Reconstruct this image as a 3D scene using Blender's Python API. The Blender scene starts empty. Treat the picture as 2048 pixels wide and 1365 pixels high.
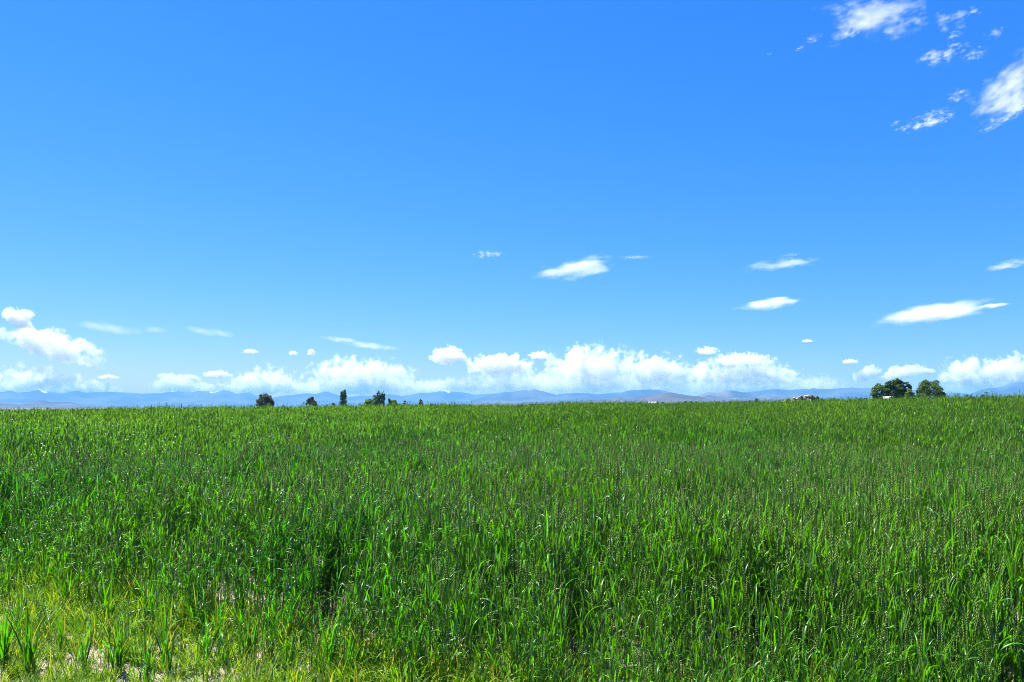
import bpy, math, random
import numpy as np
from mathutils import Vector, Matrix

# ------------------------------------------------------------------ camera, sky, sun, exposure
S = bpy.context.scene
COL = S.collection
F = 1600.0; W0 = 2048.0; H0 = 1365.0; HORIZON = 815.0
PITCH = math.atan((HORIZON - H0 / 2) / F)
EYE = 1.7
cam = bpy.data.cameras.new('camera')
cam_o = bpy.data.objects.new('camera', cam); COL.objects.link(cam_o); S.camera = cam_o
cam.sensor_width = 36.0; cam.lens = 36.0 * F / W0
cam.clip_start = 0.05; cam.clip_end = 150000.0
cam_o.location = (0, 0, EYE); cam_o.rotation_euler = (math.pi / 2 + PITCH, 0, 0)

SUN_EL = math.radians(57); SUN_ROT = math.radians(-48)
wd = bpy.data.worlds.new('World'); S.world = wd; wd.use_nodes = True
nt = wd.node_tree; bg = nt.nodes['Background']
sky = nt.nodes.new('ShaderNodeTexSky'); sky.sky_type = 'NISHITA'; sky.sun_disc = False
sky.sun_elevation = SUN_EL; sky.sun_rotation = SUN_ROT
sky.air_density = 1.0; sky.dust_density = 0.0; sky.ozone_density = 6.0; sky.altitude = 1500
sep = nt.nodes.new('ShaderNodeSeparateColor'); cmb = nt.nodes.new('ShaderNodeCombineColor')
nt.links.new(sky.outputs[0], sep.inputs[0])
# the camera's saturated colour response to a clear sky, the same over the whole dome
for ch, (k, p) in enumerate(((6.1, 1.72), (3.58, 0.88), (4.75, 0.42))):
    a = nt.nodes.new('ShaderNodeMath'); a.operation = 'MULTIPLY'; a.inputs[1].default_value = 0.1
    b = nt.nodes.new('ShaderNodeMath'); b.operation = 'POWER'; b.inputs[1].default_value = p
    c = nt.nodes.new('ShaderNodeMath'); c.operation = 'MULTIPLY'; c.inputs[1].default_value = k
    nt.links.new(sep.outputs[ch], a.inputs[0]); nt.links.new(a.outputs[0], b.inputs[0])
    nt.links.new(b.outputs[0], c.inputs[0]); nt.links.new(c.outputs[0], cmb.inputs[ch])
nt.links.new(cmb.outputs[0], bg.inputs[0]); bg.inputs[1].default_value = 0.1

sl = bpy.data.lights.new('sun', 'SUN'); sl.energy = 5.0; sl.angle = math.radians(0.53); sl.color = (1.0, 0.96, 0.88)
sun_o = bpy.data.objects.new('sun', sl); COL.objects.link(sun_o)
SUN = Vector((math.sin(SUN_ROT) * math.cos(SUN_EL), math.cos(SUN_ROT) * math.cos(SUN_EL), math.sin(SUN_EL)))
sun_o.rotation_euler = SUN.to_track_quat('Z', 'Y').to_euler()
S.view_settings.view_transform = 'Standard'; S.view_settings.look = 'None'
S.view_settings.exposure = 1.6; S.view_settings.gamma = 1.0; S.view_settings.use_curve_mapping = False
cy = S.cycles
cy.max_bounces = 14; cy.diffuse_bounces = 3; cy.glossy_bounces = 2; cy.transmission_bounces = 4
cy.sample_clamp_indirect = 2.0; cy.volume_bounces = 9; cy.transparent_max_bounces = 16; cy.volume_step_rate = 0.5; cy.volume_max_steps = 160
cy.filter_width = 0.9; cy.use_denoising = True; cy.denoiser = 'OPENIMAGEDENOISE'; cy.denoising_input_passes = 'RGB_ALBEDO_NORMAL'; cy.denoising_prefilter = 'NONE'; cy.caustics_reflective = False; cy.caustics_refractive = False

# ------------------------------------------------------------------ helpers
def ray(px, py):
    u = (px - W0 / 2) / F; v = -(py - H0 / 2) / F
    c, s = math.cos(PITCH), math.sin(PITCH)
    d = Vector((u, c - v * s, s + v * c))
    return d.normalized()
def at_dist(px, py, dist):            # point on the pixel's ray at horizontal distance dist
    d = ray(px, py); h = math.hypot(d.x, d.y)
    return Vector((0, 0, EYE)) + d * (dist / h)
def az_of(px): d = ray(px, HORIZON); return math.atan2(d.x, d.y)

def sstep(a, b, x): t = np.clip((x - a) / (b - a), 0, 1); return t * t * (3 - 2 * t)

_P = np.random.RandomState(7).rand(256, 256)
def vnoise(x, y):
    xi = np.floor(x).astype(int); yi = np.floor(y).astype(int); fx = x - xi; fy = y - yi
    fx = fx * fx * (3 - 2 * fx); fy = fy * fy * (3 - 2 * fy)
    g = lambda i, j: _P[(xi + i) & 255, (yi + j) & 255]
    return (g(0, 0) * (1 - fx) + g(1, 0) * fx) * (1 - fy) + (g(0, 1) * (1 - fx) + g(1, 1) * fx) * fy
def fbm(x, y, o=4):
    x = np.asarray(x, float); y = np.asarray(y, float); s = 0; a = .5
    for k in range(o): s = s + a * vnoise(x + 17.3 * k, y + 9.1 * k); x = x * 2.03; y = y * 2.03; a *= .5
    return s / (1 - .5 ** o)

_AZ = [math.radians(a) for a in (-180, -60, -33, -20, 0, 12, 22, 33, 60, 180)]
_HC = [0.1, .64, .68, .82, .97, 1.06, 1.16, 1.34, 1.4, 0.1]
CREST = 45.0
def gz(x, y):
    x = np.asarray(x, float); y = np.asarray(y, float)
    d = np.hypot(x, y); az = np.arctan2(x, y)
    h = np.interp(az, _AZ, _HC)
    near = h * (1 - np.cos(np.pi * np.minimum(d, CREST) / CREST)) / 2
    plain = np.interp(az, [-.25, .3], [-6.0, -1.0])
    plain = plain + (-6.0 - plain) * sstep(1500, 3500, d)
    z = near + (plain - h) * sstep(CREST, CREST + 260, d) + .5 * (fbm(x / 300 + 40, y / 300 + 40, 2) - .5) * sstep(150, 500, d)
    return z + .05 * (fbm(x * 1.1 + 30, y * 1.1 + 30, 3) - .5) * (1 - sstep(12, 20, d))
def gz1(x, y): return float(gz(np.array([x]), np.array([y]))[0])

def mesh_np(name, v, f, mats=(), smooth=False, mi=None):
    me = bpy.data.meshes.new(name); me.from_pydata(v if isinstance(v, list) else np.asarray(v).tolist(), [], f if isinstance(f, list) else np.asarray(f).tolist())
    for m in mats: me.materials.append(m)
    if mi is not None: me.polygons.foreach_set('material_index', np.asarray(mi, dtype=np.int32))
    if smooth: me.polygons.foreach_set('use_smooth', [True] * len(me.polygons))
    me.update(); return me
def add(name, data, parent=None, loc=None, **props):
    o = bpy.data.objects.new(name, data); COL.objects.link(o)
    if parent: o.parent = parent
    if loc is not None: o.location = loc
    for k, v in props.items(): o[k] = v
    return o
def thing(name, loc, label, category, group=None):
    o = add(name, None, None, loc, label=label, category=category)
    o.empty_display_size = .3
    if group: o['group'] = group
    return o

class G:                               # small node-graph helper
    def __init__(s, name):
        s.m = bpy.data.materials.new(name); s.m.use_nodes = True; s.t = s.m.node_tree; s.t.nodes.clear()
        s.out = s.n('OutputMaterial')
    def n(s, typ, **kw):
        nd = s.t.nodes.new('ShaderNode' + typ)
        for k, v in kw.items(): setattr(nd, k, v)
        return nd
    def l(s, a, b): s.t.links.new(a, b)
    def val(s, sock, v):
        if hasattr(v, 'links'): s.l(v, sock)
        else: sock.default_value = v
    def math(s, op, a, b=0.0, c=None, clamp=False):
        nd = s.n('Math', operation=op); nd.use_clamp = clamp; s.val(nd.inputs[0], a); s.val(nd.inputs[1], b)
        if c is not None: s.val(nd.inputs[2], c)
        return nd.outputs[0]
    def noise(s, vec, scale, detail=3, rough=.5, w=None):
        nd = s.n('TexNoise')
        if w is not None: nd.noise_dimensions = '4D'; s.val(nd.inputs['W'], w)
        s.val(nd.inputs['Vector'], vec); nd.inputs['Scale'].default_value = scale
        nd.inputs['Detail'].default_value = detail; nd.inputs['Roughness'].default_value = rough
        return nd.outputs[0]
    def mix(s, f, a, b):
        nd = s.n('Mix', data_type='RGBA'); s.val(nd.inputs[0], f)
        for i, c in ((6, a), (7, b)):
            if hasattr(c, 'links'): s.l(c, nd.inputs[i])
            else: nd.inputs[i].default_value = (*c, 1)
        return nd.outputs[2]
    def ramp(s, f, a, b):
        nd = s.n('MapRange', interpolation_type='SMOOTHSTEP'); s.val(nd.inputs[0], f)
        nd.inputs[1].default_value = a; nd.inputs[2].default_value = b; return nd.outputs[0]
    def pos(s): return s.n('NewGeometry').outputs['Position']
    def bsdf(s, color, rough=.8, spec=.3, normal=None):
        b = s.n('BsdfPrincipled'); s.val(b.inputs['Base Color'], color if hasattr(color, 'links') else (*color, 1))
        s.val(b.inputs['Roughness'], rough); b.inputs['Specular IOR Level'].default_value = spec
        if normal is not None: s.l(normal, b.inputs['Normal'])
        return b.outputs[0]
    def bump(s, h, strength, dist):
        b = s.n('Bump'); b.inputs['Strength'].default_value = strength; b.inputs['Distance'].default_value = dist; s.l(h, b.inputs['Height']); return b.outputs[0]
    def surf(s, sh): s.l(sh, s.out.inputs['Surface']); return s.m
def simple(name, color, rough=.8, spec=.3, var=.0, scale=3.0):
    g = G(name); 
    c = color
    if var:
        c = g.mix(g.noise(g.pos(), scale, 4), tuple(x * (1 - var) for x in color), tuple(min(1, x * (1 + var)) for x in color))
    return g.surf(g.bsdf(c, rough, spec))

# ------------------------------------------------------------------ ground sheet
def ground_mat():
    g = G('field_soil'); p = g.pos()
    d = g.n('VectorMath', operation='LENGTH'); g.l(p, d.inputs[0])
    n1 = g.noise(p, 1.3, 5, .6); n2 = g.noise(p, 14, 5, .65)
    soil = g.mix(n1, (.33, .265, .19), (.45, .37, .28))
    soil = g.mix(g.ramp(n2, .35, .7), soil, (.39, .315, .235))
    nf = g.noise(p, .0011, 4); ng = g.noise(p, .004, 3)
    plain = g.mix(g.ramp(nf, .42, .58), (.13, .12, .07), (.055, .085, .035))
    plain = g.mix(g.ramp(ng, .5, .75), plain, (.15, .135, .09))
    col = g.mix(g.ramp(d.outputs['Value'], 75, 130), soil, plain)
    wp = g.n('VectorMath', operation='ADD'); g.l(p, wp.inputs[0]); wn = g.n('TexNoise'); g.l(p, wn.inputs['Vector']); wn.inputs['Scale'].default_value = 7; g.l(wn.outputs[1], wp.inputs[1])
    vo = g.n('TexVoronoi', feature='DISTANCE_TO_EDGE'); vo.inputs['Scale'].default_value = 16; g.l(wp.outputs[0], vo.inputs['Vector'])
    h = g.math('ADD', g.math('MULTIPLY', g.ramp(vo.outputs['Distance'], 0, .12), .35), g.math('MULTIPLY', n2, 1.2))
    return g.surf(g.bsdf(col, .95, .15, g.bump(h, 1.0, .035)))
rr = np.concatenate([np.linspace(0.3, 14, 110), np.geomspace(14.2, 33000, 130)])
NA = 288
aa = np.linspace(0, 2 * np.pi, NA, endpoint=False)
R_, A_ = np.meshgrid(rr, aa, indexing='ij')
X = R_ * np.sin(A_); Y = R_ * np.cos(A_); Z = gz(X, Y)
gv = np.stack([X, Y, Z], -1).reshape(-1, 3)
gf = []
for i in range(len(rr) - 1):
    for j in range(NA):
        j2 = (j + 1) % NA
        gf.append((i * NA + j, (i + 1) * NA + j, (i + 1) * NA + j2, i * NA + j2))
gv = np.vstack([gv, [[0, 0, gz1(0, 0.01)]]]); c0 = len(gv) - 1
gf += [(c0, j, (j + 1) % NA) for j in range(NA)]
add('ground', mesh_np('ground', gv, gf, [ground_mat()], True), kind='structure')

# ------------------------------------------------------------------ mountains and hills
def ridge(name, pts, dist, depth, mat, seed, base=-6.5, rough=.35, snow=()):
    pts = sorted(pts)
    xs = np.arange(pts[0][0], pts[-1][0] + .1, 3.0)
    ys = np.interp(xs, [p[0] for p in pts], [p[1] for p in pts])
    k = np.array([.25, .5, .25]); ys2 = np.convolve(np.pad(ys, 1, 'edge'), k, 'valid')
    ys = ys2 - (fbm(xs / 11 + seed, xs * 0 + seed, 3) - .5) * 1.6
    ts = np.linspace(-1, 1, 61)
    V = np.zeros((len(xs), len(ts), 3)); SN = np.zeros((len(xs), len(ts)))
    top = np.array([at_dist(a, b, dist) for a, b in zip(xs, ys)])
    dirs = np.array([ray(a, HORIZON) for a in xs])
    h = top[:, 2] - base
    for j, t in enumerate(ts):
        d = dist + t * depth
        V[:, j, 0] = dirs[:, 0] * d; V[:, j, 1] = dirs[:, 1] * d
        n = fbm(V[:, j, 0] / (depth * .16) + seed, V[:, j, 1] / (depth * .30) + seed * 3, 5)
        sp = 1 - np.abs(2 * n - 1)                          # spurs and gullies
        fall = (1 - abs(t)) ** 1.25
        e = min(1, abs(t) * 5)
        z = h * fall * (1 - e * rough * (1.0 - sp)) * (1 - .25 * e * abs(t))
        V[:, j, 2] = base + z
        for (a, b, lo) in snow:
            w = ((xs > a) & (xs < b)) * 1.0
            n2 = fbm(V[:, j, 0] / 150 + seed, V[:, j, 1] / 150 + 5, 4)
            SN[:, j] = np.maximum(SN[:, j], w * (n2 > .47) * (V[:, j, 2] + (n2 - .5) * h * .25 > base + h * lo))
    n1, n2 = len(xs), len(ts)
    f = [(i * n2 + j, (i + 1) * n2 + j, (i + 1) * n2 + j + 1, i * n2 + j + 1) for i in range(n1 - 1) for j in range(n2 - 1)]
    me = mesh_np(name, V.reshape(-1, 3), f, [mat], True)
    a = me.attributes.new('snow', 'FLOAT', 'POINT'); a.data.foreach_set('value', SN.reshape(-1).astype(np.float32))
    return add(name, me, kind='structure')
def mountain_mat(name, c1, c2, scale):
    g = G(name); p = g.pos()
    n = g.noise(p, scale, 5, .6)
    c = g.mix(g.ramp(n, .38, .62), c1, c2)
    at = g.n('Attribute', attribute_name='snow')
    c = g.mix(g.ramp(at.outputs['Fac'], .3, .7), c, (.45, .48, .54))
    return g.surf(g.bsdf(c, .95, .1))
far = [(-260, 786), (-120, 780), (0, 785.5), (16.6, 781), (35, 785.5), (60, 783.5), (76, 777.7), (88, 783), (127, 787), (148, 781), (172, 786), (195, 785), (225, 784),
       (281, 787.4), (320, 787), (350, 782), (371, 785.5), (398, 782.5), (422, 783), (432, 784), (447, 780.3), (459, 782.7), (473, 788), (482, 786.6), (495, 784.5), (517, 791.8),
       (546, 796), (561, 792.5), (587, 789.6), (614, 786.2), (628, 788.8), (651, 783), (675, 790.6), (684, 793), (696, 794), (722, 791.3), (742, 791.8), (767, 787.4), (786, 789.6),
       (804, 792), (823, 789.6), (841, 785.6), (849, 787.4), (874, 784.4), (887, 779.3), (898, 783), (918, 783.7), (939, 787), (946, 789.6), (983, 787.6), (1040, 790), (1100, 793), (1200, 797), (1300, 805)]
mid = [(930, 806), (960, 797), (988, 788.8), (1007, 784.7), (1029, 783.5), (1049, 779.6), (1057, 783.0), (1068, 779), (1085, 782.7), (1112, 790), (1134, 787.6), (1164, 786.4), (1198, 788.3), (1242, 785.2),
       (1259, 781.5), (1303, 779), (1330, 782), (1349, 786), (1388, 793), (1416, 790), (1486, 784.5), (1513, 782.9), (1546, 779), (1559, 779), (1578, 780.7), (1629, 777.4), (1662, 778.2),
       (1706, 775.7), (1724, 777), (1746, 775.9), (1800, 778), (1850, 782), (1888, 785.4), (1908, 786), (1928, 787.3), (1941, 787.7), (1976, 777), (2000, 775.6), (2029, 765.8), (2060, 765), (2120, 772), (2200, 764), (2330, 775)]
near1 = [(1360, 806), (1390, 793), (1416, 785.2), (1435, 784.9), (1451, 781.2), (1466, 781.5), (1480, 784), (1496, 787.5), (1521, 791.5), (1553, 794), (1600, 798), (1660, 806)]
left1 = [(-200, 800), (-120, 796), (-60, 801), (0, 803), (12, 805), (37, 808.5), (57, 804), (72, 802.7), (86, 800), (100, 804), (121, 804), (144, 805), (162, 811.5), (207, 812.5), (260, 814.5)]
tan1 = [(900, 813), (940, 808), (997, 806.5), (1095, 804), (1168, 802), (1242, 796), (1254, 797), (1278, 795), (1315, 788.3), (1342, 785), (1364, 788.8), (1388, 792.5), (1421, 795.6), (1446, 798), (1500, 800), (1546, 797.5), (1568, 794.5), (1583, 794), (1650, 800), (1720, 803), (1800, 808)]
forest = mountain_mat('mountain_forest', (.028, .05, .04), (.07, .09, .055), .0009)
ridge('mountains', far, 27000, 4500, forest, 3, snow=((66, 92, .93), (340, 360, .96), (412, 462, .94), (880, 899, .93)))
ridge('mountains', mid, 19500, 3500, forest, 11)
ridge('hills', near1, 15500, 2200, mountain_mat('hill_forest', (.03, .05, .035), (.12, .12, .075), .0016), 19)
ridge('hills', left1, 14500, 2000, mountain_mat('hill_scrub', (.03, .045, .035), (.07, .075, .06), .0013), 23)
ridge('hills', tan1, 9500, 1500, mountain_mat('hill_dry_grass', (.045, .05, .042), (.08, .078, .058), .002), 29, rough=.2)

# ------------------------------------------------------------------ haze (even air round camera and land)
def haze():
    g = G('haze_air'); v = g.n('VolumePrincipled')
    v.inputs['Color'].default_value = (.15, .47, 1.0, 1); v.inputs['Density'].default_value = HAZE; v.inputs['Anisotropy'].default_value = 0.0
    g.l(v.outputs[0], g.out.inputs['Volume'])
    x, y0, y1, z0, z1 = 34000, -34000, 34000, -9.0, 690
    vs = [(sx * x, yy, zz) for zz in (z0, z1) for yy in (y0, y1) for sx in (-1, 1)]
    fs = [(0, 2, 3, 1), (4, 5, 7, 6), (0, 1, 5, 4), (2, 6, 7, 3), (0, 4, 6, 2), (1, 3, 7, 5)]
    add('haze', mesh_np('haze', vs, fs, [g.m]), kind='stuff')
HAZE = 3.3e-5
haze()

# ------------------------------------------------------------------ clouds
def cloud_mat(kind, size, seed, dens):
    # kind: 'cumulus' billowy, 'lens' smooth, 'wisp' ragged and thin, 'veil' very thin
    amp, thr, soft, feat, det = {'cumulus': (1.7, .38, .30, .34, 7), 'lens': (1.5, .42, .8, .38, 8), 'ragged': (2.2, .55, .8, .32, 8), 'wisp': (3.2, .80, .9, .22, 8), 'veil': (1.6, .3, .9, .6, 4), 'bank': (2.1, .48, .35, .24, 7)}[kind]
    hx, hy, hz = size
    g = G('cloud_' + kind); tc = g.n('TexCoord').outputs['Object']
    f = hz * feat * 2.2
    mp = g.n('Mapping'); mp.inputs['Scale'].default_value = (hx / f * (.32 if kind in ('lens', 'ragged') else .55 if kind in ('lens', 'wisp', 'veil') else 1), hy / f, hz / f); mp.inputs['Location'].default_value = (seed * 7.31, seed * 3.17, seed * 1.7)
    g.l(tc, mp.inputs[0])
    n = g.noise(mp.outputs[0], 1.0, det, .6)
    # radial fall-off, flat below for the heaped kinds
    sx = g.n('SeparateXYZ'); g.l(tc, sx.inputs[0])
    z = sx.outputs['Z']
    if kind in ('cumulus', 'bank'):
        zz = g.math('MAXIMUM', g.math('MULTIPLY', g.math('ADD', z, .35), .74), g.math('MULTIPLY', g.math('ADD', z, .35), -1.55))
    else: zz = g.math('ABSOLUTE', z)
    r2 = g.math('ADD', g.math('ADD', g.math('MULTIPLY', sx.outputs['X'], sx.outputs['X']), g.math('MULTIPLY', sx.outputs['Y'], sx.outputs['Y'])), g.math('MULTIPLY', zz, zz))
    shape = g.math('SUBTRACT', 1.0, g.math('POWER', r2, .8))
    v = g.math('ADD', shape, g.math('MULTIPLY', g.math('SUBTRACT', n, .5), amp * 1.6))
    edge = g.ramp(g.math('SUBTRACT', 1.0, r2), 0.0, .25)
    d = g.math('MULTIPLY', g.math('MULTIPLY', g.ramp(v, thr, thr + soft), edge), dens)
    vol = g.n('VolumePrincipled'); vol.inputs['Color'].default_value = (.93, .93, .93, 1); vol.inputs['Anisotropy'].default_value = .1
    g.l(d, vol.inputs['Density']); g.l(vol.outputs[0], g.out.inputs['Volume'])
    return g.m
_cb = None
def cloud(px, py, w, h, kind, label, group=None, roll=0.0, tau=None, dist=None):
    # a pixel gives the direction; the distance comes from a plausible cloud deck height
    global _cb, _cn
    el = math.asin(ray(px, py).z)
    if dist is None: dist = 42000 if py > 640 else (2300 / math.tan(el) if py > 450 else 3300 / math.tan(el))
    c = at_dist(px, py, dist); rr_ = (c - Vector((0, 0, EYE))).length
    hx = w / 2 / F * rr_ * 1.12; hz = h / 2 / F * rr_ * 1.22; hy = min(max(hz * 1.3, hx * .45), hz * 4)
    _cn += 1
    if tau is None: tau = {'ragged': 3, 'cumulus': 6, 'bank': 6, 'lens': 3, 'wisp': 2.4, 'veil': .35}[kind]
    vs = []; fs = []
    n1, n2 = 12, 8                                          # a faceted ellipsoid domain
    for i in range(n2 + 1):
        for j in range(n1):
            th = math.pi * i / n2; ph = 2 * math.pi * j / n1
            vs.append((1.04 * math.sin(th) * math.cos(ph), 1.04 * math.sin(th) * math.sin(ph), 1.04 * math.cos(th)))
    fs = [(i * n1 + j, (i + 1) * n1 + j, (i + 1) * n1 + (j + 1) % n1, i * n1 + (j + 1) % n1) for i in range(n2) for j in range(n1)]
    me = mesh_np('cloud', vs, fs, [cloud_mat(kind, (hx, hy, hz), _cn, tau / (2 * hz))])
    o = add('cloud', me, None, c, label=label, category='cloud')
    if group: o['group'] = group
    az = math.atan2(c.x, c.y)
    o.rotation_euler = Matrix.Rotation(-az, 4, 'Z').to_3x3().to_4x4().to_euler()
    o.rotation_euler = (Matrix.Rotation(-az, 3, 'Z') @ Matrix.Rotation(math.radians(-roll), 3, 'Y')).to_euler()
    o.scale = (hx, hy, hz)
    return o
_cn = 0
FR = 'scattered cloud fragments high in the sky'
LOW = 'small low clouds above the mountains'
if True:
    cloud(1745, 25, 190, 105, 'wisp', 'broken mottled white cloud patch topmost in the sky', tau=3)
    for a in ((1627, 77, 40, 16), (1697, 68, 66, 18), (1790, 52, 50, 44), (1826, 38, 56, 46), (1888, 42, 36, 38), (1920, 38, 40, 36), (1910, 70, 32, 16), (1950, 22, 26, 20), (1990, 65, 44, 20), (1948, 110, 50, 22), (1915, 190, 50, 24), (1790, 247, 26, 10), (1980, 257, 44, 10), (1600, 97, 26, 8), (1540, 108, 14, 7)):
        cloud(*a, 'wisp', 'small ragged cloud fragment scattered round the two big torn cloud masses', FR, roll=14, tau=1.3)
    cloud(1883, 110, 88, 34, 'wisp', 'slanting torn cloud scrap between the topmost patch and the bright mass', roll=14)
    cloud(2020, 175, 170, 110, 'wisp', 'large bright ragged cloud mass with streaked edges', roll=32, tau=4.2)
    cloud(2030, 222, 90, 26, 'wisp', 'bright cloud streak just under the large ragged mass', roll=22, tau=3)
    cloud(1855, 245, 110, 20, 'wisp', 'long thin slanting cloud streak below the ragged mass', roll=9)
    cloud(1865, 228, 80, 14, 'wisp', 'faint short streak directly over the long slanting streak', roll=9, tau=0.72)
    cloud(977, 509, 76, 20, 'wisp', 'small feathery cloud left of the oval white cloud', roll=3, tau=1.5)
    cloud(1152, 540, 200, 54, 'ragged', 'oval bright white cloud floating alone in mid sky', roll=5, tau=3)
    cloud(1272, 515, 80, 8, 'wisp', 'thin cloud thread trailing from the oval white cloud', roll=0, tau=0.78)
    cloud(1558, 530, 150, 28, 'ragged', 'thin pale lens cloud high above the smooth lens cloud', roll=4, tau=1.1)
    cloud(1580, 510, 56, 8, 'wisp', 'faint sliver of cloud over the thin pale lens cloud', roll=2, tau=0.6)
    cloud(2018, 530, 86, 18, 'ragged', 'small pale lens cloud level with the thin pale one', roll=4, tau=1.1)
    cloud(1538, 608, 136, 24, 'lens', 'smooth bright lens cloud with clean edges', roll=4, tau=3.6)
    cloud(1868, 627, 235, 36, 'lens', 'longest smooth lens cloud with tapering tail', roll=6, tau=3.6)
    cloud(1985, 612, 64, 9, 'lens', 'short tail cloud at the end of the longest lens cloud', roll=5, tau=1.8)
    cloud(40, 634, 52, 36, 'cumulus', 'small curled white puff above the larger torn cumulus', roll=-25, tau=6)
    cloud(114, 688, 178, 58, 'cumulus', 'torn white cumulus drifting over the snowy range', roll=-16, tau=4.5)
    for a, lb in (((215, 655, 130, 22), 'faint thin cloud veil beside the curled white puff'), ((310, 660, 60, 16), 'short faint cloud veil between two longer veils'), ((420, 665, 110, 16), 'long faint cloud veil over the ragged cumulus'),
                  ((740, 692, 130, 14), 'slanting thin cloud veil above the wide bank behind the poplar'), ((680, 680, 90, 12), 'faintest wisp touching the slanting thin veil')):
        cloud(*a, 'veil', lb, 'faint veils of thin cloud', roll=-6)
    for a, lb in (((217, 754, 40, 10), 'flat little puff over the snowy ridge'), ((212, 768, 22, 14), 'round little puff right under the flat one'), ((185, 765, 30, 14), 'little puff between the heaped bank and the round puff'),
                  ((382, 754, 26, 11), 'little puff on top of the ragged cumulus'), ((500, 703, 32, 10), 'flat lone puff high over the heaped cumulus'), ((586, 706, 20, 10), 'flatter of two tiny twin puffs'), ((622, 705, 18, 13), 'rounder of two tiny twin puffs'),
                  ((435, 748, 60, 14), 'long small puff beside the heaped cumulus'), ((1080, 710, 52, 18), 'small puff leaning on the tallest cumulus heap'), ((1700, 723, 34, 11), 'lone small puff over the slanting puff'), ((1858, 743, 26, 11), 'small puff over the wide single cottonwood'), ((1615, 682, 24, 6), 'tiny sliver of cloud under the smooth lens clouds')):
        cloud(*a, 'cumulus', lb, LOW, tau=4)
    cloud(1480, 769, 400, 34, 'bank', 'pale strip of cloud under the sloping cumulus', tau=1.6)
    cloud(890, 772, 300, 28, 'bank', 'pale strip of cloud under the compact puff', tau=1.6)
    cloud(430, 775, 180, 24, 'bank', 'pale strip of cloud under the long small puff', tau=2)
    cloud(1990, 766, 190, 34, 'bank', 'pale strip of cloud lying on the last mountain', tau=1.6)
    cloud(1410, 740, 90, 46, 'bank', 'cumulus filling between the billowing and the sloping heaps', tau=5)
    cloud(75, 758, 175, 54, 'bank', 'heaped cloud bank over the first snowy peak')
    cloud(170, 778, 130, 24, 'bank', 'low white cloud bank lying along the snowy ridge', tau=4)
    cloud(352, 766, 100, 38, 'cumulus', 'ragged cumulus rising behind the snowy ridge', tau=4)
    cloud(530, 760, 160, 58, 'bank', 'heaped cumulus behind the rounded dark tree')
    cloud(720, 748, 250, 74, 'bank', 'wide cumulus bank behind the tall poplar')
    cloud(680, 776, 420, 30, 'bank', 'pale low haze-cloud strip behind the row of trees', tau=2)
    cloud(897, 708, 78, 42, 'cumulus', 'compact bright cumulus puff standing apart from the banks')
    cloud(1000, 728, 160, 46, 'cumulus', 'flat bottomed cumulus beside the compact puff')
    cloud(1180, 725, 210, 84, 'bank', 'tallest heaped cumulus of the long cloud bank')
    cloud(1310, 735, 170, 66, 'bank', 'billowing cumulus joined onto the tallest heap')
    cloud(1120, 764, 560, 50, 'bank', 'long pale cloud base lying along the mountain tops', tau=2)
    cloud(1413, 701, 54, 17, 'cumulus', 'small oval puff over the long cloud bank', tau=3.5)
    cloud(1480, 718, 150, 26, 'bank', 'thin stretched cumulus beneath the small oval puff', tau=4)
    cloud(1500, 745, 210, 46, 'bank', 'sloping cumulus at the end of the long cloud bank', tau=5)
    cloud(1640, 765, 110, 34, 'bank', 'faint cloud patch between long bank and farm trees', tau=1.4)
    cloud(1730, 747, 60, 26, 'cumulus', 'small slanting puff left of the farm trees', roll=22, tau=4)
    cloud(1805, 743, 92, 28, 'cumulus', 'small cumulus right above the farm trees', roll=10, tau=4)
    cloud(1940, 740, 120, 56, 'bank', 'cumulus bank between farm trees and last mountain')
    cloud(2030, 735, 110, 56, 'bank', 'brightest cumulus bank above the last mountain')

# ------------------------------------------------------------------ wheat and weeds
def leaf_mat(name, c_dark, c_light, c_trans, rough, tr, yellow=None, patch=True):
    g = G(name); p = g.pos()
    at = g.n('Attribute', attribute_name='tint').outputs['Fac']
    rnd = g.n('ObjectInfo').outputs['Random']
    f = g.ramp(g.math('ADD', g.math('MULTIPLY', at, .7), g.math('MULTIPLY', rnd, .3)), .12, .9)
    c = g.mix(f, c_dark, c_light)
    t = g.mix(f, tuple(x * .35 for x in c_trans), c_trans)
    if patch:                                               # the crop's colour changes over metres
        sy = g.n('SeparateXYZ'); g.l(p, sy.inputs[0])
        big = g.math('ADD', g.math('MULTIPLY', g.ramp(g.noise(p, .16, 3), .38, .62), .35), g.math('MULTIPLY', g.ramp(sy.outputs['Y'], 9, 32), .65))
        c = g.mix(g.math('MULTIPLY', big, .65), c, (.135, .29, .005)); t = g.mix(g.math('MULTIPLY', big, .65), t, (.38, .70, .006))
    if yellow:
        yl = g.ramp(g.n('Attribute', attribute_name='dry').outputs['Fac'], .2, .8)
        c = g.mix(yl, c, yellow); t = g.mix(yl, t, yellow)
    b = g.n('BsdfPrincipled'); g.l(c, b.inputs['Base Color']); b.inputs['Roughness'].default_value = rough; b.inputs['Specular IOR Level'].default_value = .32
    tl = g.n('BsdfTranslucent'); g.l(t, tl.inputs[0])
    mx = g.n('MixShader'); mx.inputs[0].default_value = tr; g.l(b.outputs[0], mx.inputs[1]); g.l(tl.outputs[0], mx.inputs[2])
    return g.surf(mx.outputs[0])
M_LEAF = leaf_mat('wheat_leaf', (.003, .026, .003), (.042, .215, .006), (.11, .56, .006), .38, .38, yellow=(.34, .34, .04))
M_STEM = leaf_mat('wheat_stem', (.06, .115, .028), (.16, .205, .075), (.07, .14, .03), .42, .08, yellow=(.42, .33, .1), patch=False)
M_EAR = leaf_mat('wheat_ear', (.055, .13, .008), (.14, .23, .022), (.16, .30, .012), .55, .25, patch=False)
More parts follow.
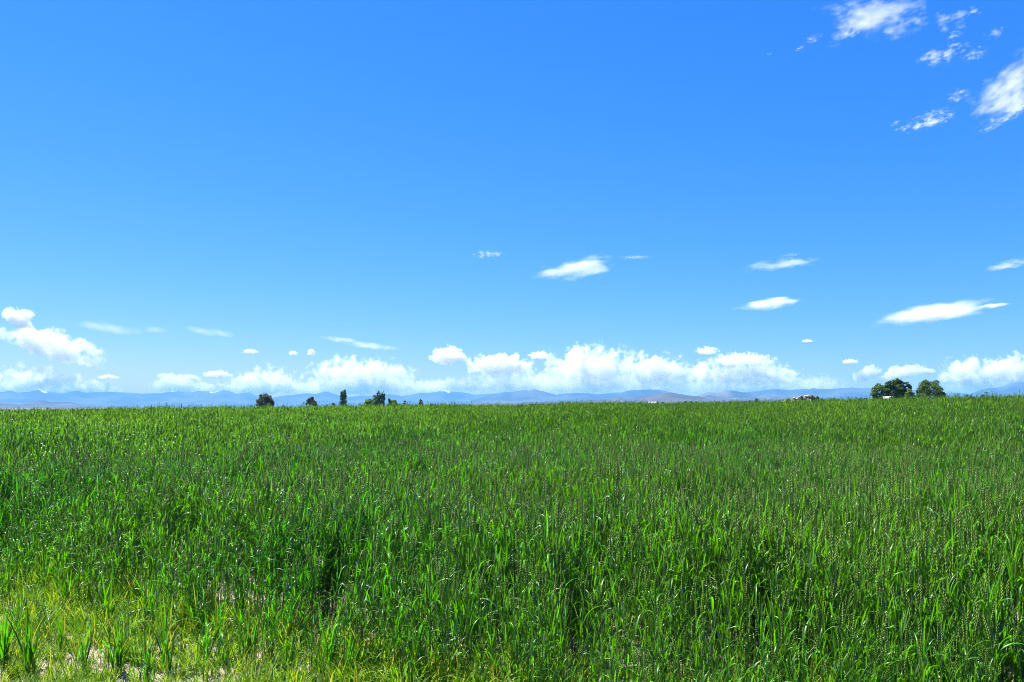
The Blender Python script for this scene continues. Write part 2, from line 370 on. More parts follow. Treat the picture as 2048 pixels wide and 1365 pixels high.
M_WEED = leaf_mat('weed_blade', (.06, .19, .005), (.18, .34, .008), (.30, .52, .008), .5, .4, yellow=(.42, .40, .05), patch=False)
PM = [M_LEAF, M_STEM, M_EAR, M_WEED]

class Buf:
    def __init__(s): s.v = []; s.f = []; s.mi = []; s.t = []; s.d = []; s.n = 0
    def add(s, v, f, m, tint, dry=0.0):
        v = np.asarray(v, float); s.v.append(v); s.f += [tuple(i + s.n for i in q) for q in f]; s.mi += [m] * len(f)
        s.t += [tint] * len(v); s.d += [dry] * len(v); s.n += len(v)
    def mesh(s, name):
        used = sorted(set(s.mi)); mp = {m: i for i, m in enumerate(used)}
        me = mesh_np(name, np.vstack(s.v), s.f, [PM[m] for m in used], True, [mp[m] for m in s.mi])
        for nm, dat in (('tint', s.t), ('dry', s.d)):
            a = me.attributes.new(nm, 'FLOAT', 'POINT'); a.data.foreach_set('value', np.asarray(dat, dtype=np.float32))
        return me
def leaf(buf, rng, base, az, L, Wd, th0, curl, seg, fold, mat=0, dry=0.0, tint=None, kink=False):
    s = np.linspace(0, 1, seg + 1)
    th = th0 + curl * s ** 1.5
    if kink: th = th0 + (curl + .6) * sstep(.42, .62, s)
    dl = L / seg
    r = np.concatenate([[0], np.cumsum(np.sin((th[1:] + th[:-1]) / 2) * dl)]); z = np.concatenate([[0], np.cumsum(np.cos((th[1:] + th[:-1]) / 2) * dl)])
    a = az + rng.uniform(-.5, .5) * s
    w = Wd * np.minimum(1, .55 + 2.2 * s) * (1 - s ** 2.6) * .5 + .0004
    tw = rng.uniform(-.9, .9) * s
    cx, sx = np.cos(a), np.sin(a)
    P = np.stack([base[0] + r * sx, base[1] + r * cx, base[2] + z], -1)
    side = np.stack([cx * np.cos(tw), -sx * np.cos(tw), np.sin(tw)], -1)
    nrm = np.stack([-np.cos(th) * sx, -np.cos(th) * cx, np.sin(th)], -1)
    tint = rng.random() if tint is None else tint
    if fold:
        V = np.stack([P - side * w[:, None] + nrm * w[:, None] * .35, P, P + side * w[:, None] + nrm * w[:, None] * .35], 1).reshape(-1, 3)
        f = [(3 * i + k, 3 * i + k + 1, 3 * i + k + 4, 3 * i + k + 3) for i in range(seg) for k in (0, 1)]
    else:
        V = np.stack([P - side * w[:, None], P + side * w[:, None]], 1).reshape(-1, 3)
        f = [(2 * i, 2 * i + 1, 2 * i + 3, 2 * i + 2) for i in range(seg)]
    buf.add(V, f, mat, tint, dry)
def tube(buf, pts, rad, sides, mat, tint, dry=0.0):
    pts = np.asarray(pts); n = len(pts); a = np.arange(sides) * 2 * np.pi / sides
    V = np.concatenate([np.stack([p[0] + r * np.cos(a), p[1] + r * np.sin(a), np.full(sides, p[2])], -1) for p, r in zip(pts, rad)])
    f = [(i * sides + k, i * sides + (k + 1) % sides, (i + 1) * sides + (k + 1) % sides, (i + 1) * sides + k) for i in range(n - 1) for k in range(sides)]
    buf.add(V, f, mat, tint, dry)
def ear(buf, rng, base, d, L, detail):
    t = rng.random(); d = np.asarray(d) / np.linalg.norm(d)
    if detail == 0:
        ps = [base, np.asarray(base) + d * L * .4, np.asarray(base) + d * L]
        tube(buf, ps, [.004, .0066, .0012], 4, 2, t); return
    u = np.cross(d, [.3, .8, .1]); u /= np.linalg.norm(u); v = np.cross(d, u)
    n = 9 if detail == 2 else 6
    for k in range(n):                                       # spikelets left and right in turn
        for sg in (-1, 1):
            c = np.asarray(base) + d * L * ((k + (.5 if sg > 0 else 0)) / n)
            e = (1 - .45 * (k / n)) * (.75 + .25 * min(1, k))
            o = u * sg * .0054 * e
            tip = c + o * 1.5 + d * L * 1.55 / n
            m = c + o + d * L * .6 / n; w = .005 * e
            V = [c, m + v * w, m + o * .7, m - v * w, m - o * .9, tip]
            buf.add(V, [(0, 1, 2), (0, 2, 3), (0, 3, 4), (0, 4, 1), (5, 2, 1), (5, 3, 2), (5, 4, 3), (5, 1, 4)], 2, min(1, t * .6 + rng.random() * .4))
def tiller(rng, x, y, H, detail, bufs=None, has_ear=True, wide=1.0, upright=.60):
    """bufs: dict of buffers stem / leaves / ear, or one Buf for all."""
    one = isinstance(bufs, Buf)
    B = lambda k: bufs if one else (bufs[k].append(Buf()) or bufs[k][-1])
    la = rng.uniform(0, 6.28); ln = abs(rng.normal(0, .05)) * H
    top = np.array([x + ln * math.sin(la), y + ln * math.cos(la), H])
    ts = [0, .5, 1.0] if detail == 0 else [0, .25, .5, .75, 1.0]
    pt = lambda t: np.array([x + (top[0] - x) * t ** 2, y + (top[1] - y) * t ** 2, H * t])
    tube(B('stem'), [pt(t) for t in ts], [.0021 * (1 - .35 * t) * (1.25 if detail == 0 else 1) for t in ts], 3 if detail == 0 else 5, 1, rng.random())
    a0 = rng.uniform(0, 6.28)
    nl = 3 if (has_ear and rng.random() < .5) else 4
    for k in range(nl):
        hb = (.30 + .60 * k / (nl - 1)) * rng.uniform(.9, 1.05)
        a = a0 + math.pi * k + rng.normal(0, .6)
        L = rng.uniform(.15, .25) * (1 if k < nl - 1 else .85)
        droop = rng.random()
        curl = rng.uniform(.1, .7) if droop < upright else rng.uniform(1.0, 2.3)
        dry = 1.0 if (k == 0 and rng.random() < .16) else 0.0
        leaf(B('leaves'), rng, pt(min(hb, .97)), a, L, rng.uniform(.0075, .0125) * wide, rng.uniform(.05, .30), curl, 4 if detail == 0 else 7, detail > 0, 0, dry, kink=(droop > .9))
    if has_ear:
        d = top - pt(.8); d = d + np.array([rng.normal(0, .02), rng.normal(0, .02), 0])
        ear(B('ear'), rng, top, d, rng.uniform(.085, .115), detail)

hid = bpy.data.collections.new('wheat_sources'); hid2 = bpy.data.collections.new('wheat_patch_sources'); hid3 = bpy.data.collections.new('weed_sources')
for k in range(22):                                          # plants of the near field
    rng = np.random.RandomState(100 + k); b = Buf()
    for q in range(3):
        tiller(rng, rng.normal(0, .022), rng.normal(0, .022), rng.uniform(.52, .72) + (.08 if rng.random() < .06 else 0), 1, b, rng.random() < (.5 if k < 11 else .18), upright=.62 if k < 11 else .44)
    hid.objects.link(bpy.data.objects.new('wheat_source_%02d' % k, b.mesh('wheat_source')))
for k in range(9):                                           # one-metre patches of the far field
    rng = np.random.RandomState(300 + k); b = Buf()
    cc = [(.60 * math.sqrt(rng.random()), rng.uniform(0, 6.28), rng.uniform(.86, 1.12)) for _ in range(17)]
    for q in range(440):
        r, a, hs = cc[q % 17]
        tiller(rng, r * math.cos(a) + rng.normal(0, .055), r * math.sin(a) + rng.normal(0, .055), hs * rng.uniform(.50, .70) + (rng.uniform(.06, .20) if rng.random() < .10 else 0), 0, b, rng.random() < (.45 if k < 5 else .2), wide=1.05, upright=.62 if k < 5 else .46)
    hid2.objects.link(bpy.data.objects.new('patch_source_%02d' % k, b.mesh('wheat_patch_source')))
for k in range(14):                                          # short weeds and stunted shoots
    rng = np.random.RandomState(500 + k); b = Buf()
    big = k % 3 == 0
    for q in range(rng.randint(9, 20)):
        r = rng.uniform(0, .05); a = rng.uniform(0, 6.28)
        leaf(b, rng, (r * math.cos(a), r * math.sin(a), 0), rng.uniform(0, 6.28), rng.uniform(.10, .24) if big else rng.uniform(.05, .14), rng.uniform(.004, .009), rng.uniform(.05, .8), rng.uniform(.1, 1.2), 4, False, 3, 1.0 if rng.random() < .09 else 0.0)
    hid3.objects.link(bpy.data.objects.new('weed_source_%02d' % k, b.mesh('weed_source')))

def scatter(name, P, rot, sc, idx, coll, label=None):
    me = bpy.data.meshes.new(name); me.vertices.add(len(P)); me.vertices.foreach_set('co', np.asarray(P, dtype=np.float32).reshape(-1))
    for nm, typ, dat, key in (('rot', 'FLOAT_VECTOR', rot, 'vector'), ('sc', 'FLOAT_VECTOR', sc, 'vector'), ('idx', 'INT', idx, 'value')):
        a = me.attributes.new(nm, typ, 'POINT'); a.data.foreach_set(key, np.asarray(dat, dtype=np.int32 if typ == 'INT' else np.float32).reshape(-1))
    me.update()
    o = add(name, me, kind='stuff')
    if label: o['label'] = label
    ng = bpy.data.node_groups.new(name, 'GeometryNodeTree')
    ng.interface.new_socket('Geometry', in_out='INPUT', socket_type='NodeSocketGeometry'); ng.interface.new_socket('Geometry', in_out='OUTPUT', socket_type='NodeSocketGeometry')
    N = ng.nodes; Lk = ng.links.new
    gi = N.new('NodeGroupInput'); go = N.new('NodeGroupOutput'); ip = N.new('GeometryNodeInstanceOnPoints'); ci = N.new('GeometryNodeCollectionInfo')
    ci.inputs['Collection'].default_value = coll; ci.inputs['Separate Children'].default_value = True; ci.inputs['Reset Children'].default_value = True
    def attr(nm, typ):
        n = N.new('GeometryNodeInputNamedAttribute'); n.data_type = typ; n.inputs['Name'].default_value = nm; return n.outputs['Attribute']
    Lk(gi.outputs[0], ip.inputs['Points']); Lk(ci.outputs[0], ip.inputs['Instance']); ip.inputs['Pick Instance'].default_value = True
    Lk(attr('idx', 'INT'), ip.inputs['Instance Index'])
    e2r = N.new('FunctionNodeEulerToRotation'); Lk(attr('rot', 'FLOAT_VECTOR'), e2r.inputs[0]); Lk(e2r.outputs[0], ip.inputs['Rotation'])
    Lk(attr('sc', 'FLOAT_VECTOR'), ip.inputs['Scale']); Lk(ip.outputs[0], go.inputs[0])
    md = o.modifiers.new('scatter', 'NODES'); md.node_group = ng
    return o

# the near edge of the crop: distance from the camera's foot by direction
_EA = [math.radians(a) for a in (-60, -36, -32.6, -27, -21, -15, -11, -7, -3, 3, 33, 60)]
_ED = [10.2, 9.8, 9.1, 7.8, 6.7, 5.9, 5.3, 4.9, 4.6, 4.45, 4.3, 4.3]
def edge(x, y): return np.interp(np.arctan2(x, y), _EA, _ED) + .7 * (fbm(x * .8 + 3, y * .8 + 8, 3) - .5)
SPLIT = 15.0; AZ = math.radians(54)
rs = np.random.RandomState(5)
def wedge(n, r0, r1):
    r = np.sqrt(rs.uniform(r0 * r0, r1 * r1, n)); a = rs.uniform(-AZ, AZ, n); return r * np.sin(a), r * np.cos(a)
def eary(x): return .25 + .6 * sstep(-4, 3, x + 3 * (fbm(x * .3, x * 0 + 2, 2) - .5))   # ears are out further on one side of the field
def clump(x, y): return fbm(x * 3.2 + 50, y * 2.6 + 70, 2)
def vigour(x, y):                                            # how tall the crop stands
    return .66 + .40 * fbm(x * .22 + 11, y * .22 + 4, 3) + .28 * fbm(x * .9 + 5, y * .9 + 1, 2)
n = int(290 * AZ * (SPLIT ** 2 - 3.2 ** 2))
x, y = wedge(n, 3.2, SPLIT)
e = np.hypot(x, y) - edge(x, y)
keep = rs.rand(n) < (.10 * sstep(-2.6, -.8, e) + .90 * sstep(-.8, 1.0, e)) * (.62 + .38 * sstep(.32, .46, fbm(x * 1.3, y * 1.3 + 60, 3))) * (.20 + .80 * sstep(.40, .58, clump(x, y)))
x, y, e = x[keep], y[keep], e[keep]; n = len(x)
sc = vigour(x, y) * (.74 + .52 * clump(x, y)) * (.42 + .58 * sstep(-1.2, 1.7, e)) * rs.uniform(.88, 1.12, n)
rot = np.stack([rs.normal(0, .05, n), rs.normal(0, .05, n), rs.uniform(0, 6.28, n)], -1)
scatter('wheat_crop', np.stack([x, y, gz(x, y) - .01], -1), rot, np.stack([sc * .5 + .5, sc * .5 + .5, sc], -1), np.where(rs.rand(n) < eary(x), rs.randint(0, 11, n), rs.randint(11, 22, n)), hid)
# far field in patches on a jittered lattice
st = .80; gx, gy = np.meshgrid(np.arange(-62, 62, st), np.arange(8, 74, st)); gx = gx.ravel(); gy = gy.ravel()
gx = gx + rs.uniform(-.3, .3, len(gx)); gy = gy + rs.uniform(-.3, .3, len(gy)); d = np.hypot(gx, gy)
k = (d > SPLIT + .25) & (d < 72) & (np.abs(np.arctan2(gx, gy)) < AZ); gx, gy = gx[k], gy[k]; n = len(gx)
sc = vigour(gx, gy) * rs.uniform(.95, 1.05, n)
scatter('wheat_crop', np.stack([gx, gy, gz(gx, gy) - .01], -1), np.stack([rs.normal(0, .02, n), rs.normal(0, .02, n), rs.uniform(0, 6.28, n)], -1), np.stack([sc * 0 + 1, sc * 0 + 1, sc], -1), np.where(rs.rand(n) < eary(gx), rs.randint(0, 5, n), rs.randint(5, 9, n)), hid2)
# weeds on the bare margin
n = int(520 * AZ * (12 ** 2 - 2.5 ** 2)); x, y = wedge(n, 2.5, 12.0)
e = np.hypot(x, y) - edge(x, y)
dens = (1 - sstep(-.1, 1.0, e)) * (.26 + .74 * sstep(.42, .56, fbm(x * 1.5 + 20, y * 1.5 + 2, 3)))
keep = rs.rand(n) < dens; x, y, e = x[keep], y[keep], e[keep]; n = len(x)
sc = rs.uniform(.55, 1.3, n) * (.75 + .6 * sstep(-2.0, .3, e))
scatter('weeds', np.stack([x, y, gz(x, y) - .004], -1), np.stack([rs.normal(0, .1, n), rs.normal(0, .1, n), rs.uniform(0, 6.28, n)], -1), np.stack([sc, sc, sc], -1), rs.randint(0, 14, n), hid3)

# ------------------------------------------------------------------ wheat plants of the front rows, each on its own
VAR = []
for k in range(8):
    rng = np.random.RandomState(900 + k); bufs = {'stem': [], 'leaves': [], 'ear': []}
    tiller(rng, 0, 0, rng.uniform(.54, .70), 2, bufs, True)
    VAR.append((bufs['stem'][0].mesh('stem'), [b.mesh('leaf') for b in bufs['leaves']], bufs['ear'][0].mesh('ear')))
n = 0; rs2 = np.random.RandomState(77)
while n < 280:
    a = rs2.uniform(-.56, .56); x0, y0 = math.sin(a), math.cos(a)
    r = float(edge(np.array([x0 * 5]), np.array([y0 * 5]))[0]) + rs2.uniform(-.25, .9); x, y = x0 * r, y0 * r
    st_, lv_, er_ = VAR[rs2.randint(8)]
    o = thing('wheat_plant', (x, y, gz1(x, y) - .008), 'green wheat plant with upright ear in the front rows beside bare soil', 'wheat', 'wheat plants along the front edge of the crop')
    o.rotation_euler = (rs2.normal(0, .04), rs2.normal(0, .04), rs2.uniform(0, 6.28)); sc_ = rs2.uniform(.8, 1.12) * (.72 + .28 * min(1, max(0, (a + .5) / .35))); o.scale = (sc_, sc_, sc_)
    add('stem', st_, o); add('ear', er_, o)
    for m in lv_: add('leaf', m, o)
    n += 1
# leafy clumps standing on the bare patch
TV = []
for k in range(5):
    rng = np.random.RandomState(950 + k); bl = []
    for q in range(16):
        b = Buf(); leaf(b, rng, (rng.normal(0, .018), rng.normal(0, .018), 0), rng.uniform(0, 6.28), rng.uniform(.26, .46), rng.uniform(.010, .016), rng.uniform(.02, .32), rng.uniform(.1, .7), 7, True, 0, 1.0 if rng.random() < .12 else 0.0); bl.append(b.mesh('blade'))
    TV.append(bl)
def ground_at(px, py):
    d = ray(px, py); t = 3.0
    for _ in range(60): t += (EYE + d.z * t - gz1(d.x * t, d.y * t)) * 2.0
    return d.x * t, d.y * t
for i, (px, py) in enumerate(((120, 1300), (135, 1225), (335, 1345), (30, 1275), (215, 1250), (330, 1290), (575, 1350), (60, 1345), (235, 1345), (410, 1325), (440, 1290), (500, 1330), (15, 1200), (270, 1215), (650, 1355), (90, 1190), (180, 1180), (300, 1250), (390, 1270), (160, 1345), (700, 1360), (480, 1250), (360, 1225), (45, 1235), (560, 1300), (10, 1330), (290, 1360))):
    x, y = ground_at(px, py)
    o = thing('wheat_clump', (x, y, gz1(x, y) - .006), 'tall tuft of broad green blades standing alone on the bare patch', 'wheat', 'wheat tufts on the bare patch')
    o.rotation_euler = (0, 0, i * 1.3); sc_ = .75 + .4 * ((i * 37) % 10) / 10; o.scale = (sc_, sc_, sc_)
    for m in TV[i % 5]: add('blade', m, o)

# ------------------------------------------------------------------ trees
def foliage_mat(name, dark, light, tr=.22):
    g = G(name); at = g.n('Attribute', attribute_name='tint').outputs['Fac']
    c = g.mix(at, dark, light)
    b = g.bsdf(c, .6, .3); t = g.n('BsdfTranslucent'); g.l(g.mix(at, tuple(x * 1.3 for x in dark), tuple(x * 1.5 for x in light)), t.inputs[0])
    mx = g.n('MixShader'); mx.inputs[0].default_value = tr; g.l(b, mx.inputs[1]); g.l(t.outputs[0], mx.inputs[2])
    return g.surf(mx.outputs[0])
M_BARK = simple('bark', (.16, .125, .095), .9, .1, .4, 2.0)
M_PALEBARK = simple('pale_bark', (.36, .33, .28), .9, .1, .3, 2.0)
FOL = {'cotton': foliage_mat('cottonwood_leaves', (.035, .08, .012), (.115, .195, .026), .33), 'bright': foliage_mat('young_tree_leaves', (.09, .17, .016), (.19, .29, .03), .35),
       'juniper': foliage_mat('juniper_needles', (.04, .062, .022), (.12, .14, .05), .25), 'poplar': foliage_mat('poplar_leaves', (.05, .11, .018), (.15, .25, .045), .36),
       'conifer': foliage_mat('conifer_needles', (.02, .042, .02), (.065, .1, .04), .15), 'scrub': foliage_mat('scrub_leaves', (.05, .065, .03), (.12, .13, .05), .12)}
def tree(px, top, wpx, dist, kind, shape, label, group=None, name='tree', bark=None, leaf_size=None, dens=1.0, low=.22, seed=0, lobes=None):
    rng = np.random.RandomState(seed or int(px * 7) % 9999)
    d = ray(px, HORIZON); x, y = d.x * dist, d.y * dist; z0 = gz1(x, y)
    H = at_dist(px, top, dist).z - z0; R = wpx / 2 / F * dist
    o = thing(name, (x, y, z0), label, 'bush' if name == 'bush' else 'tree', group)
    ls = leaf_size or max(.28, dist * .0011)
    cl = []                                                  # clump centres, radius
    if shape == 'round':
        for (lx, lz, lr) in (lobes or ((0, .62, 1.0),)):
            n = int(85 * dens * lr ** 1.3)
            for _ in range(n):
                v = rng.normal(size=3); v /= np.linalg.norm(v); rad = rng.uniform(.45, 1.0) ** .6
                hh = H * (1 - low) / 2 if lobes is None else H * lr * .5
                zc = H * (1 + low) / 2 if lobes is None else H * lz
                rr2 = R if lobes is None else R * lr * .62
                q = np.array([lx * R + v[0] * rr2 * rad * .86, v[1] * rr2 * rad * .86, min(zc + v[2] * hh * rad * .9, H * .97)])
                cl.append((q, max(rr2 * rng.uniform(.18, .32), ls * .8)))
    elif shape == 'spire':
        for (lx, top_f, wf) in (lobes or ((0, 1, 1),)):
            for _ in range(int(80 * dens)):
                t = rng.uniform(low, .97); a = rng.uniform(0, 6.28); w = R * wf * (math.sin(min(1, (1 - t) * 1.9) * 1.57) ** .8) * rng.uniform(.3, .95)
                cl.append((np.array([lx * R + w * math.cos(a), w * math.sin(a), H * top_f * t]), max(R * rng.uniform(.16, .3), ls * .7)))
    else:                                                    # cone of tiered branches
        tiers = 9
        for k in range(tiers):
            t = low + (1 - low) * k / tiers; w = R * (1 - (k / tiers)) ** .85
            m = max(3, int(8 * (1 - k / tiers) * dens))
            for j in range(m):
                a = j * 6.28 / m + rng.uniform(-.4, .4)
                for q in (.35, .7, 1.0): cl.append((np.array([w * q * math.cos(a), w * q * math.sin(a), H * t - w * q * .12 + H * .05 * rng.random()]), max(R * .15, ls * .5)))
        cl.append((np.array([0, 0, H * .965]), R * .1))
    V = []; T = []
    for c, r in cl:
        n = int(np.clip(34 * (r / ls) ** 2 * 1.4, 18, 150))
        p = rng.normal(size=(n, 3)); p /= np.linalg.norm(p, axis=1)[:, None]; p *= (rng.rand(n, 1) ** .45) * r * (1.0, 1.0, .8); p += c
        p = p[p[:, 2] > .3]
        n = len(p)
        u = rng.normal(size=(n, 3)); u /= np.linalg.norm(u, axis=1)[:, None]; w = np.cross(u, rng.normal(size=(n, 3))); w /= np.linalg.norm(w, axis=1)[:, None]
        s_ = ls * rng.uniform(.55, 1.15, (n, 1)) * .6
        V.append(np.stack([p - u * s_, p + w * s_ * .7, p + u * s_, p - w * s_ * .7], 1).reshape(-1, 3)); tt = np.clip(rng.normal(rng.random(), .18, n), 0, 1); T.append(np.repeat(tt, 4))
    V = np.vstack(V); n = len(V) // 4
    me = mesh_np('crown', V, np.arange(n * 4).reshape(n, 4), [FOL[kind]])
    a = me.attributes.new('tint', 'FLOAT', 'POINT'); a.data.foreach_set('value', np.concatenate(T).astype(np.float32))
    add('crown', me, o)
    tb = Buf(); tr_ = max(.06, H * .022)
    tv = []; tf = []
    def limb(a, b, r0, r1):
        a = np.asarray(a, float); b = np.asarray(b, float); dd = b - a; dd = dd / (np.linalg.norm(dd) + 1e-9)
        u = np.cross(dd, [.12, .9, .2]); u /= np.linalg.norm(u); w = np.cross(dd, u); k0 = len(tv)
        for j, (q, r) in enumerate(((a, r0), ((a + b) / 2 + u * .04 * np.linalg.norm(b - a), (r0 + r1) / 2), (b, r1))):
            for i in range(6): th = i * math.pi / 3; tv.append(tuple(q + u * r * math.cos(th) + w * r * math.sin(th)))
        for j in range(2):
            for i in range(6): tf.append((k0 + j * 6 + i, k0 + j * 6 + (i + 1) % 6, k0 + (j + 1) * 6 + (i + 1) % 6, k0 + (j + 1) * 6 + i))
    hb = H * (low + .12) if shape == 'round' else H * .8
    limb((0, 0, -.3), (0, 0, hb), tr_, tr_ * .6 if shape == 'round' else tr_ * .15)
    if shape == 'round':
        for c, r in [cl[i] for i in rng.choice(len(cl), min(9, len(cl)), False)]: limb((0, 0, hb * rng.uniform(.7, 1)), c, tr_ * .4, tr_ * .08)
    add('trunk', mesh_np('trunk', tv, tf, [bark or M_BARK], True), o)
    return o
FARM = 'cottonwoods round the farm'
tree(1762, 766, 34, 398, 'cotton', 'round', 'lower rounded cottonwood at the end of the farm grove, beside the white roof', FARM, low=.25)
tree(1796, 755.5, 62, 402, 'cotton', 'round', 'broad tall cottonwood with domed crown behind the white roof', FARM, dens=1.5, low=.25, lobes=((-.45, .62, .62), (.05, .66, .72), (.5, .66, .60), (-.1, .45, .8), (.35, .42, .7)))
tree(1863, 757, 47, 396, 'cotton', 'round', 'single wide cottonwood with rounded crown next to the small bright tree', FARM, dens=1.5, low=.12)
tree(1820.5, 775, 18, 372, 'bright', 'round', 'small bright yellow-green tree between the two big cottonwoods', low=.1, dens=1.2)
tree(1835, 779, 8, 390, 'cotton', 'spire', 'thin sparse sapling in the gap between the big cottonwoods', dens=.5)
tree(1787, 779, 9, 366, 'scrub', 'round', 'small pale trunked tree in front of the white farm roof', bark=M_PALEBARK, low=.5, dens=.5)
tree(1848, 780, 14, 378, 'bright', 'round', 'dull green shrubby tree at the foot of the wide cottonwood', low=.05, dens=.8)
tree(530, 784.5, 34, 520, 'juniper', 'round', 'rounded brownish dark tree standing alone on the crest', dens=1.5, low=.12)
tree(622, 791.5, 25, 540, 'juniper', 'round', 'small open crowned brownish tree between rounded tree and poplar', dens=.55, low=.2)
tree(667, 804, 11, 560, 'juniper', 'round', 'low dark bush just beside the poplar', name='bush', dens=.6, low=.0)
tree(686.5, 779.5, 17, 520, 'poplar', 'spire', 'tall narrow poplar with twin tips', dens=1.3, lobes=((-.35, .96, .62), (.25, 1.0, .66)), low=.15)
tree(757, 782, 30, 500, 'poplar', 'round', 'tallest green tree of the little clump past the poplar', dens=1.4, low=.12, lobes=((.1, .66, .8), (.55, .7, .6), (-.5, .6, .62), (0, .42, .95)))
tree(739, 796.5, 25, 505, 'poplar', 'round', 'low rounded tree leaning on the tallest tree of the clump', dens=1.0, low=.1)
tree(778, 796, 11, 515, 'poplar', 'spire', 'thin pointed tree among the lower bushes of the clump', dens=.6)
tree(786, 799, 29, 518, 'bright', 'round', 'spreading light green bush at the end of the clump', name='bush', dens=.9, low=.0)
tree(799, 805, 7, 560, 'conifer', 'round', 'tiny dark bush between light bush and conifer', name='bush', dens=.5, low=.0)
tree(809.5, 801, 15, 560, 'conifer', 'cone', 'small dark conifer next to the light green bush', low=.05)
tree(841, 798.5, 21, 560, 'conifer', 'cone', 'larger dark conifer standing apart past the clump', low=.05, dens=1.2)
for i, (px, top, w, kd, lb) in enumerate(((864, 809, 10, 'conifer', 'low dark bush just past the larger conifer'), (891, 808, 7, 'conifer', 'lone speck of a bush past the larger conifer'),
        (1237, 805, 12, 'conifer', 'dark bush beside the first small white house'), (1281, 803.5, 8, 'conifer', 'dark bush left of the long white shed'), (1326, 802, 7, 'poplar', 'upright small tree right of the long white shed'),
        (1371, 802, 11, 'conifer', 'wider of a pair of dark trees before the tan hill'), (1384, 801.5, 8, 'conifer', 'narrower of a pair of dark trees before the tan hill'),
        (1409, 802.5, 6, 'conifer', 'tiny dark bush past the pair of trees'), (1439, 802, 6, 'conifer', 'tiny dark bush halfway to the round bush'), (1490, 801.5, 4, 'conifer', 'smallest speck of a bush before the round bush'), (1499, 800, 9, 'scrub', 'low bush touching the round dark bush'),
        (1514, 796.5, 12, 'conifer', 'round dark bush standing before the rocky knoll'), (1654, 797, 11, 'scrub', 'scrub bush at the foot of the rocky knoll'), (1668, 794.5, 17, 'scrub', 'double scrub bush past the rocky knoll'),
        (1704, 795.5, 5, 'conifer', 'pointed dark bush between knoll and farm'), (1723, 794, 9, 'scrub', 'rounded dark bush nearing the farm'), (1732, 793, 6, 'scrub', 'small dark bush touching the rounded one'), (1753, 793.5, 14, 'cotton', 'low green bush under the lower cottonwood'),
        (1934, 788.5, 10, 'conifer', 'dark bush on the rise past the farm'), (1944, 788.5, 7, 'conifer', 'smaller dark bush beside the one past the farm'), (1965, 789, 8, 'conifer', 'last low bush before the utility pole'))):
    tree(px, top, w, 900 if px < 1600 else 620, kd, 'round', lb, name='bush', dens=.55, low=.0, leaf_size=.8, seed=40 + i)

# ------------------------------------------------------------------ rocky knoll
def knoll():
    dist = 800.0; pts = [(1555, 806), (1571, 801), (1583, 797.5), (1592, 796), (1600, 793.5), (1612, 791.5), (1622, 791), (1632, 793), (1640, 796.5), (1650, 801), (1668, 806)]
    xs = np.arange(1555, 1668.5, 1.5); ys = np.interp(xs, [p[0] for p in pts], [p[1] for p in pts]); ts = np.linspace(-1, 1, 31); V = []
    for xx, yy in zip(xs, ys):
        tp = at_dist(xx, yy, dist); d = ray(xx, HORIZON)
        for t in ts:
            r = dist + t * 22; px_, py_ = d.x * r, d.y * r; b = gz1(px_, py_) - .4
            V.append((px_, py_, b + (tp.z - b) * (1 - t * t) ** 1.2 * (1 - .3 * abs(t) * vnoise(np.array([px_ / 3.]), np.array([py_ / 3.]))[0])))
    n2 = len(ts); f = [(i * n2 + j, (i + 1) * n2 + j, (i + 1) * n2 + j + 1, i * n2 + j + 1) for i in range(len(xs) - 1) for j in range(n2 - 1)]
    g = G('knoll_scrub'); p = g.pos(); c = g.mix(g.ramp(g.noise(p, .35, 4), .4, .6), (.09, .09, .045), (.24, .19, .12))
    add('knoll', mesh_np('knoll', V, f, [g.surf(g.bsdf(c, .95, .1))], True), kind='structure')
    mr = simple('pale_rock', (.46, .40, .32), .9, .2, .25, .8)
    rng = np.random.RandomState(4)
    for k, (px, py, w, lb) in enumerate(((1588, 797.0, 6, 'low flat pale boulder at the foot of the knoll'), (1597, 795.5, 5, 'small pale boulder halfway up the knoll'), (1604, 794, 7, 'blocky pale boulder just under the knoll top'), (1611, 792.5, 6, 'upright pale boulder beside the knoll top'), (1617, 792.5, 8, 'largest pale boulder crowning the knoll'), (1608, 796.5, 8, 'sloping pale slab below the blocky boulder'), (1596, 798, 7, 'half buried slab low on the knoll'))):
        c = at_dist(px, py, dist - 6 - k % 3); r = w / 2 / F * dist
        vs = []; fs = []
        for i in range(7):
            for j in range(10):
                th = math.pi * i / 6; ph = j * math.pi / 5; q = rng.uniform(.78, 1.12)
                vs.append((r * q * math.sin(th) * math.cos(ph) * 1.1, r * q * math.sin(th) * math.sin(ph), r * .62 * q * math.cos(th)))
        fs = [(i * 10 + j, (i + 1) * 10 + j, (i + 1) * 10 + (j + 1) % 10, i * 10 + (j + 1) % 10) for i in range(6) for j in range(10)]
        o = add('boulder', mesh_np('boulder', vs, fs, [mr]), None, c, label=lb, category='boulder')
        o['group'] = 'boulders on the rocky knoll'
    for k, (px, top, w, lb) in enumerate(((1578, 797.5, 10, 'scrub bush at the low end of the knoll'), (1626, 790.2, 9, 'dark scrub bush on the knoll top'), (1635, 793, 10, 'scrub bush on the falling side of the knoll'), (1604, 791.5, 6, 'small scrub bush between the pale boulders'), (1644, 797, 9, 'lowest scrub bush on the falling side of the knoll'))):
        tree(px, top, w, dist - 10, 'scrub', 'round', lb, 'scrub on the rocky knoll', name='bush', dens=.6, low=.5, leaf_size=.7, seed=70 + k)
knoll()

